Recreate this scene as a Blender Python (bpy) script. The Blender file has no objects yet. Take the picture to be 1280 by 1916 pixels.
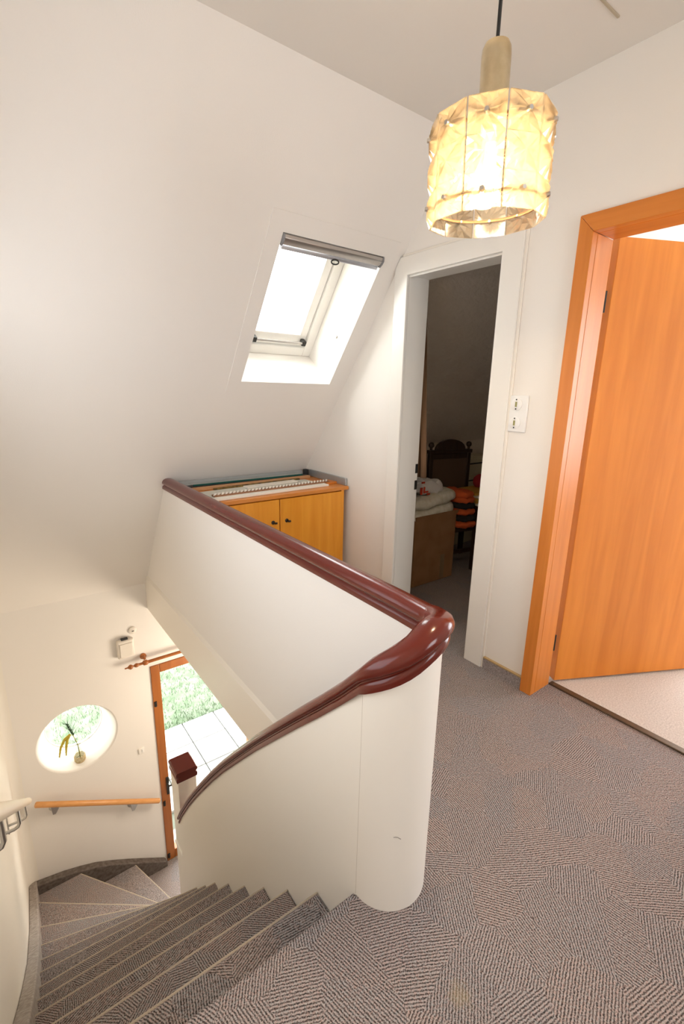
import bpy, bmesh, math, random
from mathutils import Vector, Matrix
random.seed(7)
S = bpy.context.scene
COL = S.collection

# ------------------------------------------------------------------ camera
F_PX = 882.607572
R0 = None
def cam_rows():
    a, b, c = 6.49886976e-01, 2.50189510e-01, 2.15293934e-02
    ca, sa, cb, sb, cc, sc = math.cos(a), math.sin(a), math.cos(b), math.sin(b), math.cos(c), math.sin(c)
    B = Matrix(((1, 0, 0), (0, 0, -1), (0, 1, 0)))
    Rz = Matrix(((ca, -sa, 0), (sa, ca, 0), (0, 0, 1)))
    Rx = Matrix(((1, 0, 0), (0, cb, -sb), (0, sb, cb)))
    Rr = Matrix(((cc, -sc, 0), (sc, cc, 0), (0, 0, 1)))
    return Rr @ Rx @ B @ Rz
Rm = cam_rows()
cd = bpy.data.cameras.new('camera'); cam = bpy.data.objects.new('camera', cd); COL.objects.link(cam)
r, d, f = Rm[0], Rm[1], Rm[2]
M = Matrix(((r[0], -d[0], -f[0], 0), (r[1], -d[1], -f[1], 0), (r[2], -d[2], -f[2], 1.37), (0, 0, 0, 1)))
cam.matrix_world = M
cd.sensor_fit = 'HORIZONTAL'; cd.sensor_width = 36.0; cd.lens = F_PX / 1280 * 36.0
cd.clip_start = 0.02
S.camera = cam

# ------------------------------------------------------------------ world, lights, exposure
S.view_settings.view_transform = 'Standard'; S.view_settings.look = 'None'
S.view_settings.gamma = 1.0; S.view_settings.use_curve_mapping = False
S.view_settings.exposure = 0.37
W = bpy.data.worlds.new('overcast_sky'); S.world = W; W.use_nodes = True
wn = W.node_tree; bgn = wn.nodes['Background']
bgn.inputs['Color'].default_value = (0.96, 0.975, 0.98, 1); bgn.inputs['Strength'].default_value = 9.5
def area(name, loc, rot, sx, sy, energy=0, color=(1, 1, 1), portal=False):
    l = bpy.data.lights.new(name, 'AREA'); l.shape = 'RECTANGLE'; l.size = sx; l.size_y = sy
    l.energy = energy; l.color = color
    o = bpy.data.objects.new(name, l); o.location = loc; o.rotation_euler = rot; COL.objects.link(o)
    if portal: l.cycles.is_portal = True
    return o
PI = math.pi
area('landing_fill_portal', (1.0, -1.58, 1.5), (PI/2, 0, 0), 1.0, 1.1, portal=True)   # faces +y, opening added for fill light
area('gable_fill_portal', (-0.20, 1.45, 1.15), (0, -PI/2, 0), 1.0, 1.5, portal=True)    # faces +x, opening added for side light
area('front_door_portal', (1.30, 3.70, -1.85), (-PI/2, 0, 0), 0.80, 1.88, portal=True)     # faces -y
area('round_window_portal', (0.277, 3.90, -1.272), (-PI/2, 0, 0), 0.42, 0.42, portal=True)
area('skylight_portal', (1.49, 2.62, 1.99), (-math.atan2(1.34, 1.0), 0, 0), 0.62, 0.82, portal=True)
area('bedroom_window_portal', (4.97, -0.25, 1.4), (0, PI/2, 0), 1.7, 2.4, portal=True)      # faces -x
LAMP_E = 58.0

# ------------------------------------------------------------------ helpers
def V(*a): return Vector(a)
def box(bm, x0, x1, y0, y1, z0, z1, tf=None):
    vs = [bm.verts.new(p) for p in ((x0,y0,z0),(x1,y0,z0),(x1,y1,z0),(x0,y1,z0),(x0,y0,z1),(x1,y0,z1),(x1,y1,z1),(x0,y1,z1))]
    for q in ((3,2,1,0),(4,5,6,7),(0,1,5,4),(1,2,6,5),(2,3,7,6),(3,0,4,7)):
        bm.faces.new([vs[i] for i in q])
    if tf:
        for v in vs: v.co = tf(v.co)
    return vs
def prism(bm, pts, axis, lo, hi, tf=None):
    """extrude a 2D polygon along an axis (0: pts are (y,z); 1: (x,z); 2: (x,y))"""
    def mk(p, h):
        if axis == 0: return (h, p[0], p[1])
        if axis == 1: return (p[0], h, p[1])
        return (p[0], p[1], h)
    a = [bm.verts.new(mk(p, lo)) for p in pts]; b = [bm.verts.new(mk(p, hi)) for p in pts]
    n = len(pts)
    bm.faces.new(a[::-1]); bm.faces.new(b)
    for i in range(n): bm.faces.new((a[i], a[(i+1) % n], b[(i+1) % n], b[i]))
    if tf:
        for v in a + b: v.co = tf(v.co)
def frame_axes(t):
    t = t.normalized(); up = V(0,0,1) if abs(t.z) < 0.95 else V(1,0,0)
    u = t.cross(up).normalized(); return u, u.cross(t).normalized()
def tube(bm, pts, rad, seg=10, cap=True):
    pts = [Vector(p) for p in pts]
    rr = rad if isinstance(rad, (list, tuple)) else [rad]*len(pts)
    rings = []; pu = None
    for i, p in enumerate(pts):
        t = (pts[min(i+1, len(pts)-1)] - pts[max(i-1, 0)]).normalized()
        if pu is None: u, w = frame_axes(t)
        else:
            u = (pu - t*pu.dot(t)).normalized(); w = u.cross(t)
        pu = u
        rings.append([bm.verts.new(p + (u*math.cos(2*PI*k/seg) + w*math.sin(2*PI*k/seg))*rr[i]) for k in range(seg)])
    for a, b in zip(rings, rings[1:]):
        for k in range(seg): bm.faces.new((a[k], a[(k+1) % seg], b[(k+1) % seg], b[k]))
    if cap:
        bm.faces.new(rings[0][::-1]); bm.faces.new(rings[-1])
def lathe(bm, prof, c, axis='z', seg=20):
    """prof: (radius, height) list, around axis through c"""
    rings = []
    for rad, h in prof:
        ring = []
        for k in range(seg):
            a = 2*PI*k/seg; p = (rad*math.cos(a), rad*math.sin(a))
            o = {'z': (p[0], p[1], h), 'y': (p[0], h, p[1]), 'x': (h, p[0], p[1])}[axis]
            ring.append(bm.verts.new(Vector(c) + Vector(o)))
        rings.append(ring)
    for a, b in zip(rings, rings[1:]):
        for k in range(seg): bm.faces.new((a[k], a[(k+1) % seg], b[(k+1) % seg], b[k]))
    bm.faces.new(rings[0][::-1]); bm.faces.new(rings[-1])
def sweep(bm, path, prof, scales=None, lats=None):
    """sweep a (u,v) profile: u along lateral (plan normal), v up; plumb sections"""
    path = [Vector(p) for p in path]; rings = []
    for i, p in enumerate(path):
        t = path[min(i+1, len(path)-1)] - path[max(i-1, 0)]; t.z = 0
        lat = V(t.y, -t.x, 0).normalized()
        s = scales[i] if scales else 1.0
        su, sv = s if isinstance(s, tuple) else (s, s)
        rings.append([bm.verts.new(p + lat*(u*su) + V(0,0,v*sv)) for u, v in prof])
    n = len(prof)
    for a, b in zip(rings, rings[1:]):
        for k in range(n): bm.faces.new((a[k], a[(k+1) % n], b[(k+1) % n], b[k]))
    bm.faces.new(rings[0][::-1]); bm.faces.new(rings[-1])
def root_loc(o):
    p = V(0,0,0)
    while o is not None: p += o.location; o = o.parent
    return p
def obj(name, bm, mat, parent=None, bevel=0, seg=2, smooth=False, local=False, angle=35):
    bmesh.ops.recalc_face_normals(bm, faces=bm.faces[:])
    if parent is not None and not local:
        off = root_loc(parent)
        for v in bm.verts: v.co -= off
    me = bpy.data.meshes.new(name); bm.to_mesh(me); bm.free()
    o = bpy.data.objects.new(name, me); COL.objects.link(o)
    for m in (mat if isinstance(mat, (list, tuple)) else [mat]): me.materials.append(m)
    if parent is not None: o.parent = parent
    if smooth:
        for p in me.polygons: p.use_smooth = True
        me.set_sharp_from_angle(angle=math.radians(angle))
    if bevel:
        b = o.modifiers.new('bevel', 'BEVEL'); b.width = bevel; b.segments = seg; b.limit_method = 'ANGLE'; b.angle_limit = math.radians(30)
        b.harden_normals = False
        for p in me.polygons: p.use_smooth = True
        me.set_sharp_from_angle(angle=math.radians(angle))
    return o
def NB(): return bmesh.new()
def bxo(name, dims, mat, parent=None, bevel=0, **k):
    bm = NB(); box(bm, *dims); return obj(name, bm, mat, parent, bevel, **k)
def struct(o, label=None):
    o['kind'] = 'structure'
    if label: o['label'] = label
    return o
def thing(name, label, cat, loc=(0,0,0), group=None, rz=0):
    o = bpy.data.objects.new(name, None); COL.objects.link(o); o.location = loc; o.rotation_euler = (0,0,rz)
    o.empty_display_size = 0.05; o['label'] = label; o['category'] = cat
    if group: o['group'] = group
    return o
def tag(o, label, cat, group=None):
    o['label'] = label; o['category'] = cat
    if group: o['group'] = group
    return o

# ------------------------------------------------------------------ materials
def mat(name, base, rough=0.5, metal=0.0, coat=0.0, spec=0.5):
    m = bpy.data.materials.new(name); m.use_nodes = True
    b = m.node_tree.nodes['Principled BSDF']
    b.inputs['Base Color'].default_value = (*base, 1); b.inputs['Roughness'].default_value = rough
    b.inputs['Metallic'].default_value = metal; b.inputs['Coat Weight'].default_value = coat
    b.inputs['Coat Roughness'].default_value = 0.06
    b.inputs['Specular IOR Level'].default_value = spec
    return m
def nodes(m): return m.node_tree.nodes, m.node_tree.links, m.node_tree.nodes['Principled BSDF']
def math_node(N, L, op, a, b=None, c=None):
    n = N.new('ShaderNodeMath'); n.operation = op
    for i, x in enumerate((a, b, c)):
        if x is None: continue
        if isinstance(x, (int, float)): n.inputs[i].default_value = x
        else: L.new(x, n.inputs[i])
    return n.outputs[0]
def bump(m, scale, strength, dist=0.002, detail=4.0, stretch=None, rough=0.6):
    N, L, b = nodes(m)
    g = N.new('ShaderNodeNewGeometry'); mp = N.new('ShaderNodeMapping')
    if stretch: mp.inputs['Scale'].default_value = stretch
    n = N.new('ShaderNodeTexNoise'); n.inputs['Scale'].default_value = scale; n.inputs['Detail'].default_value = detail
    n.inputs['Roughness'].default_value = rough
    bp = N.new('ShaderNodeBump'); bp.inputs['Strength'].default_value = strength; bp.inputs['Distance'].default_value = dist
    L.new(g.outputs['Position'], mp.inputs['Vector']); L.new(mp.outputs[0], n.inputs['Vector'])
    L.new(n.outputs['Fac'], bp.inputs['Height']); L.new(bp.outputs[0], b.inputs['Normal'])
    return m
def mottle(m, c1, c2, scale, stretch=None, detail=5.0, lo=0.35, hi=0.65, distort=0.0):
    N, L, b = nodes(m)
    g = N.new('ShaderNodeTexCoord'); mp = N.new('ShaderNodeMapping')
    if stretch: mp.inputs['Scale'].default_value = stretch
    n = N.new('ShaderNodeTexNoise'); n.inputs['Scale'].default_value = scale; n.inputs['Detail'].default_value = detail
    n.inputs['Distortion'].default_value = distort
    cr = N.new('ShaderNodeValToRGB'); cr.color_ramp.elements[0].position = lo; cr.color_ramp.elements[1].position = hi
    cr.color_ramp.elements[0].color = (*c1, 1); cr.color_ramp.elements[1].color = (*c2, 1)
    L.new(g.outputs['Object'], mp.inputs['Vector']); L.new(mp.outputs[0], n.inputs['Vector'])
    L.new(n.outputs['Fac'], cr.inputs['Fac']); L.new(cr.outputs[0], b.inputs['Base Color'])
    return m
def wood(name, c1, c2, rough=0.35, scale=6.0, stretch=(9, 9, 0.7), coat=0.0):
    m = mat(name, c1, rough, coat=coat); mottle(m, c1, c2, scale, stretch, 7.0, 0.3, 0.72, 0.6); return m

M_wall = bump(mat('warm_white_wallpaper', (0.85, 0.81, 0.752), 0.75), 260, 0.18, 0.002, 3.0)
M_ceil = bump(mat('white_ceiling_paint', (0.80, 0.755, 0.69), 0.8), 200, 0.1, 0.001)
M_cream = bump(mat('cream_gloss_paint', (0.86, 0.81, 0.72), 0.38), 14, 0.05, 0.002)
M_white = mat('white_gloss_paint', (0.84, 0.81, 0.75), 0.3)
M_chip = bump(mat('embossed_wallpaper', (0.76, 0.66, 0.55), 0.8), 30, 0.7, 0.012, 3.0, (1.0, 2.0, 1.0), 0.45)
M_door = wood('orange_veneer', (0.66, 0.205, 0.018), (0.80, 0.285, 0.036), 0.33, 3.0, (7, 7, 0.5))
M_frame = wood('orange_frame_veneer', (0.60, 0.185, 0.022), (0.72, 0.245, 0.04), 0.35, 3.0, (9, 9, 0.6))
M_frameH = wood('orange_frame_veneer_level', (0.60, 0.185, 0.022), (0.72, 0.245, 0.04), 0.35, 3.0, (9, 0.6, 9))
M_cab = wood('honey_veneer', (0.76, 0.29, 0.018), (0.86, 0.37, 0.035), 0.35, 3.0, (8, 8, 0.7))
M_red = bump(mat('oxblood_gloss_paint', (0.12, 0.015, 0.008), 0.2, coat=0.15, spec=0.4), 25, 0.06, 0.002)
M_front = wood('brown_stained_wood', (0.33, 0.10, 0.02), (0.42, 0.14, 0.03), 0.35, 3.0, (9, 9, 0.7))
M_beech = wood('beech_handrail', (0.62, 0.28, 0.08), (0.72, 0.35, 0.12), 0.35, 4.0, (1, 8, 8))
M_creamrail = mat('pale_plastic_rail', (0.80, 0.68, 0.52), 0.35)
M_steel = mat('satin_steel', (0.55, 0.54, 0.52), 0.3, 1.0)
M_dkmetal = mat('blackened_metal', (0.03, 0.028, 0.025), 0.45, 0.4)
M_alu = mat('brushed_aluminium', (0.50, 0.47, 0.45), 0.32, 1.0)
M_zinc = mat('dull_zinc_sheet', (0.42, 0.45, 0.46), 0.45, 0.6)
M_plastic = mat('ivory_plastic', (0.80, 0.74, 0.65), 0.4)
M_whiteplastic = mat('white_plastic', (0.86, 0.85, 0.82), 0.35)
M_black = mat('black_rubber', (0.012, 0.012, 0.012), 0.5)
M_dkwood = wood('dark_oak', (0.030, 0.013, 0.007), (0.05, 0.022, 0.012), 0.4, 5.0)
M_card = mottle(mat('brown_cardboard', (0.30, 0.15, 0.06), 0.85), (0.27, 0.13, 0.05), (0.33, 0.17, 0.07), 8)
M_brownfab = mat('brown_fabric', (0.20, 0.11, 0.055), 0.9)
M_browncane = bump(mat('brown_woven_panel', (0.11, 0.06, 0.035), 0.8), 150, 0.3)
M_bed = bump(mottle(mat('quilt_cotton', (0.75, 0.70, 0.58), 0.9), (0.68, 0.63, 0.5), (0.8, 0.76, 0.66), 30), 40, 0.4, 0.006)
M_orangefab = mat('orange_wool', (0.62, 0.10, 0.02), 0.95)
M_blackfab = mat('black_wool', (0.02, 0.015, 0.014), 0.95)
M_thresh = mat('bronze_strip', (0.12, 0.085, 0.055), 0.4, 0.5)
M_tan = mat('tan_edging', (0.46, 0.31, 0.14), 0.7)
M_nose = mat('worn_lit_nosing', (0.52, 0.44, 0.34), 0.9)  # worn carpet edges, with the light they catch painted in
M_greenglass = mat('green_glass_edge', (0.005, 0.09, 0.075), 0.15)
M_paleboard = mat('pale_grey_board', (0.62, 0.62, 0.55), 0.6)
M_whiteboard = mat('white_board', (0.82, 0.78, 0.70), 0.6)
M_lath = wood('tan_lath', (0.48, 0.25, 0.11), (0.58, 0.33, 0.16), 0.6, 6.0, (1, 9, 9))
M_brass = bump(mottle(mat('aged_brass', (0.52, 0.42, 0.26), 0.3, 0.75), (0.48, 0.38, 0.22), (0.66, 0.56, 0.38), 20), 30, 0.05)
M_paper = mat('paper', (0.75, 0.70, 0.58), 0.8)
M_yellow = mat('ochre_card', (0.62, 0.33, 0.04), 0.8)
M_redcloth = mat('red_cloth', (0.35, 0.015, 0.02), 0.9)
M_bagwhite = mat('white_carrier_bag', (0.80, 0.76, 0.74), 0.4)
M_bagred = mat('red_print', (0.62, 0.05, 0.02), 0.5)
M_creamcab = mat('cream_drawer_front', (0.56, 0.49, 0.33), 0.55)
M_slab = mottle(mat('pale_paving', (0.30, 0.295, 0.28), 0.9), (0.27, 0.265, 0.25), (0.33, 0.325, 0.31), 12)
M_soil = mat('joint_soil', (0.09, 0.10, 0.075), 1.0)
M_lawn = mottle(mat('lawn_ground', (0.08, 0.105, 0.065), 1.0), (0.07, 0.10, 0.055), (0.12, 0.14, 0.10), 9)
M_blade = mat('grass_blade', (0.06, 0.10, 0.045), 0.8)
M_wicker = mottle(mat('woven_straw', (0.50, 0.36, 0.18), 0.7), (0.32, 0.22, 0.10), (0.62, 0.47, 0.26), 60, (1, 1, 6))
M_foxtail = mat('yellow_foxtail', (0.50, 0.40, 0.05), 0.9)
M_barley = mat('green_awn', (0.035, 0.085, 0.04), 0.8)
M_hall = mat('hall_tile', (0.35, 0.31, 0.29), 0.5)
M_insert = mat('olive_brass_contact', (0.30, 0.28, 0.10), 0.5)

def carpet_mat():
    m = mat('ribbed_heather_carpet', (0.3, 0.24, 0.21), 0.95, spec=0.15); N, L, b = nodes(m)
    g = N.new('ShaderNodeNewGeometry'); sep = N.new('ShaderNodeSeparateXYZ'); L.new(g.outputs['Position'], sep.inputs[0])
    u = sep.outputs['X']; v = math_node(N, L, 'SUBTRACT', sep.outputs['Y'], sep.outputs['Z'])   # runs on over the nosings
    fz = N.new('ShaderNodeTexNoise'); fz.inputs['Scale'].default_value = 45; fz.inputs['Detail'].default_value = 3; L.new(g.outputs['Position'], fz.inputs['Vector'])
    fs = N.new('ShaderNodeSeparateColor'); L.new(fz.outputs['Color'], fs.inputs[0])
    cb = N.new('ShaderNodeCombineXYZ')
    L.new(math_node(N, L, 'MULTIPLY_ADD', fs.outputs[0], 0.05, u), cb.inputs[0]); L.new(math_node(N, L, 'MULTIPLY_ADD', fs.outputs[1], 0.05, v), cb.inputs[1])
    vo = N.new('ShaderNodeTexVoronoi'); vo.voronoi_dimensions = '2D'; vo.inputs['Scale'].default_value = 7.6
    vo.inputs['Randomness'].default_value = 0.95; L.new(cb.outputs[0], vo.inputs['Vector'])
    sc = N.new('ShaderNodeSeparateColor'); L.new(vo.outputs['Color'], sc.inputs[0])
    ang = math_node(N, L, 'MULTIPLY', sc.outputs[0], 2*PI)
    ca = math_node(N, L, 'COSINE', ang); sa = math_node(N, L, 'SINE', ang)
    wob = N.new('ShaderNodeTexNoise'); wob.inputs['Scale'].default_value = 90; wob.inputs['Detail'].default_value = 2
    L.new(g.outputs['Position'], wob.inputs['Vector'])
    p = math_node(N, L, 'ADD', math_node(N, L, 'MULTIPLY', u, ca), math_node(N, L, 'MULTIPLY', v, sa))
    p = math_node(N, L, 'MULTIPLY_ADD', p, 2*PI/0.0070, math_node(N, L, 'MULTIPLY', wob.outputs['Fac'], 5.0))
    st = math_node(N, L, 'MULTIPLY_ADD', math_node(N, L, 'SINE', p), 0.5, 0.5)
    gr = N.new('ShaderNodeTexNoise'); gr.inputs['Scale'].default_value = 300; gr.inputs['Detail'].default_value = 4; gr.inputs['Roughness'].default_value = 0.7
    L.new(g.outputs['Position'], gr.inputs['Vector'])
    st2 = math_node(N, L, 'MULTIPLY_ADD', math_node(N, L, 'SUBTRACT', gr.outputs['Fac'], 0.5), 3.4, math_node(N, L, 'MULTIPLY_ADD', st, 0.72, 0.17))
    cr = N.new('ShaderNodeValToRGB'); e = cr.color_ramp.elements
    e[0].position = 0.08; e[0].color = (0.060, 0.049, 0.046, 1); e[1].position = 0.90; e[1].color = (0.60, 0.55, 0.53, 1)
    L.new(st2, cr.inputs['Fac'])
    # per-patch tint from brown-red to grey, plus slow drift
    mx = N.new('ShaderNodeMix'); mx.data_type = 'RGBA'; mx.blend_type = 'MULTIPLY'; mx.inputs['Factor'].default_value = 1.0
    tr = N.new('ShaderNodeValToRGB'); t = tr.color_ramp.elements
    t[0].color = (1.0, 0.90, 0.84, 1); t[1].color = (0.84, 0.86, 0.88, 1)
    n2 = N.new('ShaderNodeTexNoise'); n2.inputs['Scale'].default_value = 3.0; L.new(g.outputs['Position'], n2.inputs['Vector'])
    L.new(math_node(N, L, 'MULTIPLY_ADD', sc.outputs[1], 0.6, math_node(N, L, 'MULTIPLY', n2.outputs['Fac'], 0.4)), tr.inputs['Fac'])
    # single yarns of another colour, and one bleached spot on the landing
    yn = N.new('ShaderNodeTexNoise'); yn.inputs['Scale'].default_value = 170; yn.inputs['Detail'].default_value = 3; L.new(g.outputs['Position'], yn.inputs['Vector'])
    yr = N.new('ShaderNodeValToRGB'); y_ = yr.color_ramp.elements
    y_[0].position = 0.36; y_[0].color = (1.05, 0.92, 0.89, 1); y_[1].position = 0.64; y_[1].color = (0.94, 1.03, 1.06, 1); L.new(yn.outputs['Fac'], yr.inputs['Fac'])
    m2 = N.new('ShaderNodeMix'); m2.data_type = 'RGBA'; m2.blend_type = 'MULTIPLY'; m2.inputs['Factor'].default_value = 1.0
    L.new(cr.outputs[0], mx.inputs[6]); L.new(tr.outputs[0], mx.inputs[7]); L.new(mx.outputs[2], m2.inputs[6]); L.new(yr.outputs[0], m2.inputs[7])
    vd = N.new('ShaderNodeVectorMath'); vd.operation = 'DISTANCE'; L.new(g.outputs['Position'], vd.inputs[0]); vd.inputs[1].default_value = (0.722, 0.451, 0.0)
    dd = math_node(N, L, 'MULTIPLY_ADD', fz.outputs['Fac'], 0.05, vd.outputs['Value'])
    mr = N.new('ShaderNodeMapRange'); mr.inputs['From Min'].default_value = 0.058; mr.inputs['From Max'].default_value = 0.034; mr.inputs['To Min'].default_value = 0.0; mr.inputs['To Max'].default_value = 0.38; L.new(dd, mr.inputs['Value'])
    m3 = N.new('ShaderNodeMix'); m3.data_type = 'RGBA'; L.new(mr.outputs['Result'], m3.inputs['Factor']); L.new(m2.outputs[2], m3.inputs[6]); m3.inputs[7].default_value = (0.46, 0.36, 0.20, 1)
    L.new(m3.outputs[2], b.inputs['Base Color'])
    bp = N.new('ShaderNodeBump'); bp.inputs['Strength'].default_value = 0.6; bp.inputs['Distance'].default_value = 0.003
    L.new(st2, bp.inputs['Height']); L.new(bp.outputs[0], b.inputs['Normal'])
    return m
M_carpet = carpet_mat()
M_plaincarpet = bump(mottle(mat('plain_grey_carpet', (0.28, 0.24, 0.21), 0.95, spec=0.15), (0.27, 0.235, 0.21), (0.42, 0.37, 0.33), 60), 300, 0.5, 0.003)
M_darkcarpet = bump(mottle(mat('dark_carpet', (0.14, 0.115, 0.10), 0.95, spec=0.15), (0.11, 0.088, 0.075), (0.18, 0.15, 0.13), 40), 300, 0.5, 0.003)  # the string carpet in a darker tone for the far wall
M_skirtcarpet = bump(mottle(mat('carpet_skirting_pile', (0.33, 0.29, 0.28), 0.95, spec=0.15), (0.20, 0.17, 0.165), (0.42, 0.37, 0.36), 180), 300, 0.5, 0.003)
M_lightcarpet = bump(mottle(mat('light_speckled_carpet', (0.62, 0.57, 0.52), 0.95, spec=0.15), (0.54, 0.49, 0.45), (0.72, 0.67, 0.62), 160), 300, 0.5, 0.003)

def glass_mat(name, tint=(1, 1, 1)):
    m = bpy.data.materials.new(name); m.use_nodes = True; N = m.node_tree.nodes; L = m.node_tree.links; N.clear()
    o = N.new('ShaderNodeOutputMaterial'); mx = N.new('ShaderNodeMixShader'); t = N.new('ShaderNodeBsdfTransparent')
    gl = N.new('ShaderNodeBsdfGlossy'); fr = N.new('ShaderNodeFresnel'); fr.inputs['IOR'].default_value = 1.45
    gl.inputs['Roughness'].default_value = 0.02; t.inputs['Color'].default_value = (*tint, 1)
    ge = N.new('ShaderNodeNewGeometry'); mu = N.new('ShaderNodeMath'); mu.operation = 'MULTIPLY'; su = N.new('ShaderNodeMath'); su.operation = 'SUBTRACT'; su.inputs[0].default_value = 1.0
    L.new(ge.outputs['Backfacing'], su.inputs[1]); L.new(fr.outputs[0], mu.inputs[0]); L.new(su.outputs[0], mu.inputs[1])
    L.new(mu.outputs[0], mx.inputs[0]); L.new(t.outputs[0], mx.inputs[1]); L.new(gl.outputs[0], mx.inputs[2]); L.new(mx.outputs[0], o.inputs[0])
    return m
M_glass = glass_mat('window_glass', (0.97, 0.98, 0.97))
M_jar = glass_mat('jar_glass', (0.90, 0.91, 0.86))
def acrylic_mat():
    m = bpy.data.materials.new('pressed_acrylic'); m.use_nodes = True; N = m.node_tree.nodes; L = m.node_tree.links; N.clear()
    o = N.new('ShaderNodeOutputMaterial')
    tl = N.new('ShaderNodeBsdfTranslucent'); tl.inputs['Color'].default_value = (0.85, 0.70, 0.48, 1)
    df = N.new('ShaderNodeBsdfRefraction'); df.inputs['Color'].default_value = (0.95, 0.88, 0.76, 1); df.inputs['IOR'].default_value = 1.49; df.inputs['Roughness'].default_value = 0.02
    gl = N.new('ShaderNodeBsdfGlossy'); gl.inputs['Roughness'].default_value = 0.12
    tr = N.new('ShaderNodeBsdfTransparent'); tr.inputs['Color'].default_value = (1, 0.95, 0.86, 1)
    a = N.new('ShaderNodeMixShader'); a.inputs[0].default_value = 0.60
    b = N.new('ShaderNodeMixShader'); fr = N.new('ShaderNodeFresnel'); fr.inputs['IOR'].default_value = 1.5
    c = N.new('ShaderNodeMixShader'); c.inputs[0].default_value = 0.30
    L.new(tl.outputs[0], a.inputs[1]); L.new(df.outputs[0], a.inputs[2])
    L.new(a.outputs[0], c.inputs[1]); L.new(tr.outputs[0], c.inputs[2])
    ge = N.new('ShaderNodeNewGeometry'); mu = N.new('ShaderNodeMath'); mu.operation = 'MULTIPLY'; su = N.new('ShaderNodeMath'); su.operation = 'SUBTRACT'; su.inputs[0].default_value = 1.0
    L.new(ge.outputs['Backfacing'], su.inputs[1]); L.new(fr.outputs[0], mu.inputs[0]); L.new(su.outputs[0], mu.inputs[1]); L.new(mu.outputs[0], b.inputs[0]); L.new(c.outputs[0], b.inputs[1]); L.new(gl.outputs[0], b.inputs[2])
    L.new(b.outputs[0], o.inputs[0]); return m
M_acrylic = acrylic_mat()
def emit_mat(name, col, s):
    m = bpy.data.materials.new(name); m.use_nodes = True; b = m.node_tree.nodes['Principled BSDF']
    b.inputs['Base Color'].default_value = (*col, 1); b.inputs['Emission Color'].default_value = (*col, 1); b.inputs['Emission Strength'].default_value = s
    return m

# ------------------------------------------------------------------ setting: floors, ceiling, roof slope, walls
ZC, K, YR = 2.513, 1.34, 1.70            # ceiling height, roof pitch, where the slope leaves the ceiling
HY = math.hypot(K, 1); CS, SN = 1/HY, K/HY   # slope direction (y, z) = (CS, -SN), outward normal = (SN, CS)
def slope_z(y): return ZC - K*(y - YR)
def sl(x, s, dd): return V(x, YR + s*CS + dd*SN, ZC - s*SN + dd*CS)
YW = 3.664                                 # outer wall, inner face
bm = NB(); box(bm, -0.18, 0.89, -1.6, 0.77, -0.32, 0.0); box(bm, 0.89, 2.07, -1.6, 3.70, -0.32, 0.0); box(bm, 2.07, 4.6, 1.12, 3.70, -0.32, 0.0)
struct(obj('floor', bm, M_carpet), 'ribbed brown grey heather carpet of the landing')
bm = NB(); box(bm, 2.07, 5.0, -1.6, 1.12, -0.32, 0.0)
struct(obj('floor', bm, M_lightcarpet), 'light speckled carpet beyond the orange doorway')
bm = NB(); box(bm, -0.3, 3.2, 0.0, 3.95, -3.02, -2.875)
struct(obj('floor', bm, M_plaincarpet), 'floor of the lower hall')
bm = NB(); box(bm, -0.4, 5.2, -1.8, YR + 0.01, ZC, ZC + 0.2)
struct(obj('ceiling', bm, M_ceil), 'flat white ceiling above the landing')
# roof slope with the skylight hole, in slope coordinates (x, s, depth)
SKX0, SKX1, SKS0, SKS1, SKD = 1.188, 1.792, 0.572, 1.371, 0.31
SEND = (YW - YR)/CS + 0.85     # runs on outside, unseen eaves added to shade the round window
bm = NB(); tf = lambda c: sl(c.x, c.y, c.z)
box(bm, -0.4, SKX0, -0.05, SEND, 0, SKD, tf); box(bm, SKX1, 5.2, -0.05, SEND, 0, SKD, tf)
box(bm, SKX0, SKX1, -0.05, SKS0, 0, SKD, tf); box(bm, SKX0, SKX1, SKS1, SEND, 0, SKD, tf)
struct(obj('wall_slope', bm, M_wall), 'white sloping roof wall with the skylight')
# the embossed paper on the slope inside the dark room
bm = NB(); box(bm, 2.068, 4.6, 0.0, (2.87-YR)/CS, -0.006, -0.001, tf)
struct(obj('wall_slope', bm, M_chip), 'embossed papered slope inside the dark room')
bxk = bxo('wall_far', (2.07, 4.6, 2.86, 2.92, 0.0, 1.0), M_chip); struct(bxk, 'low knee wall of the dark room')
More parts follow.
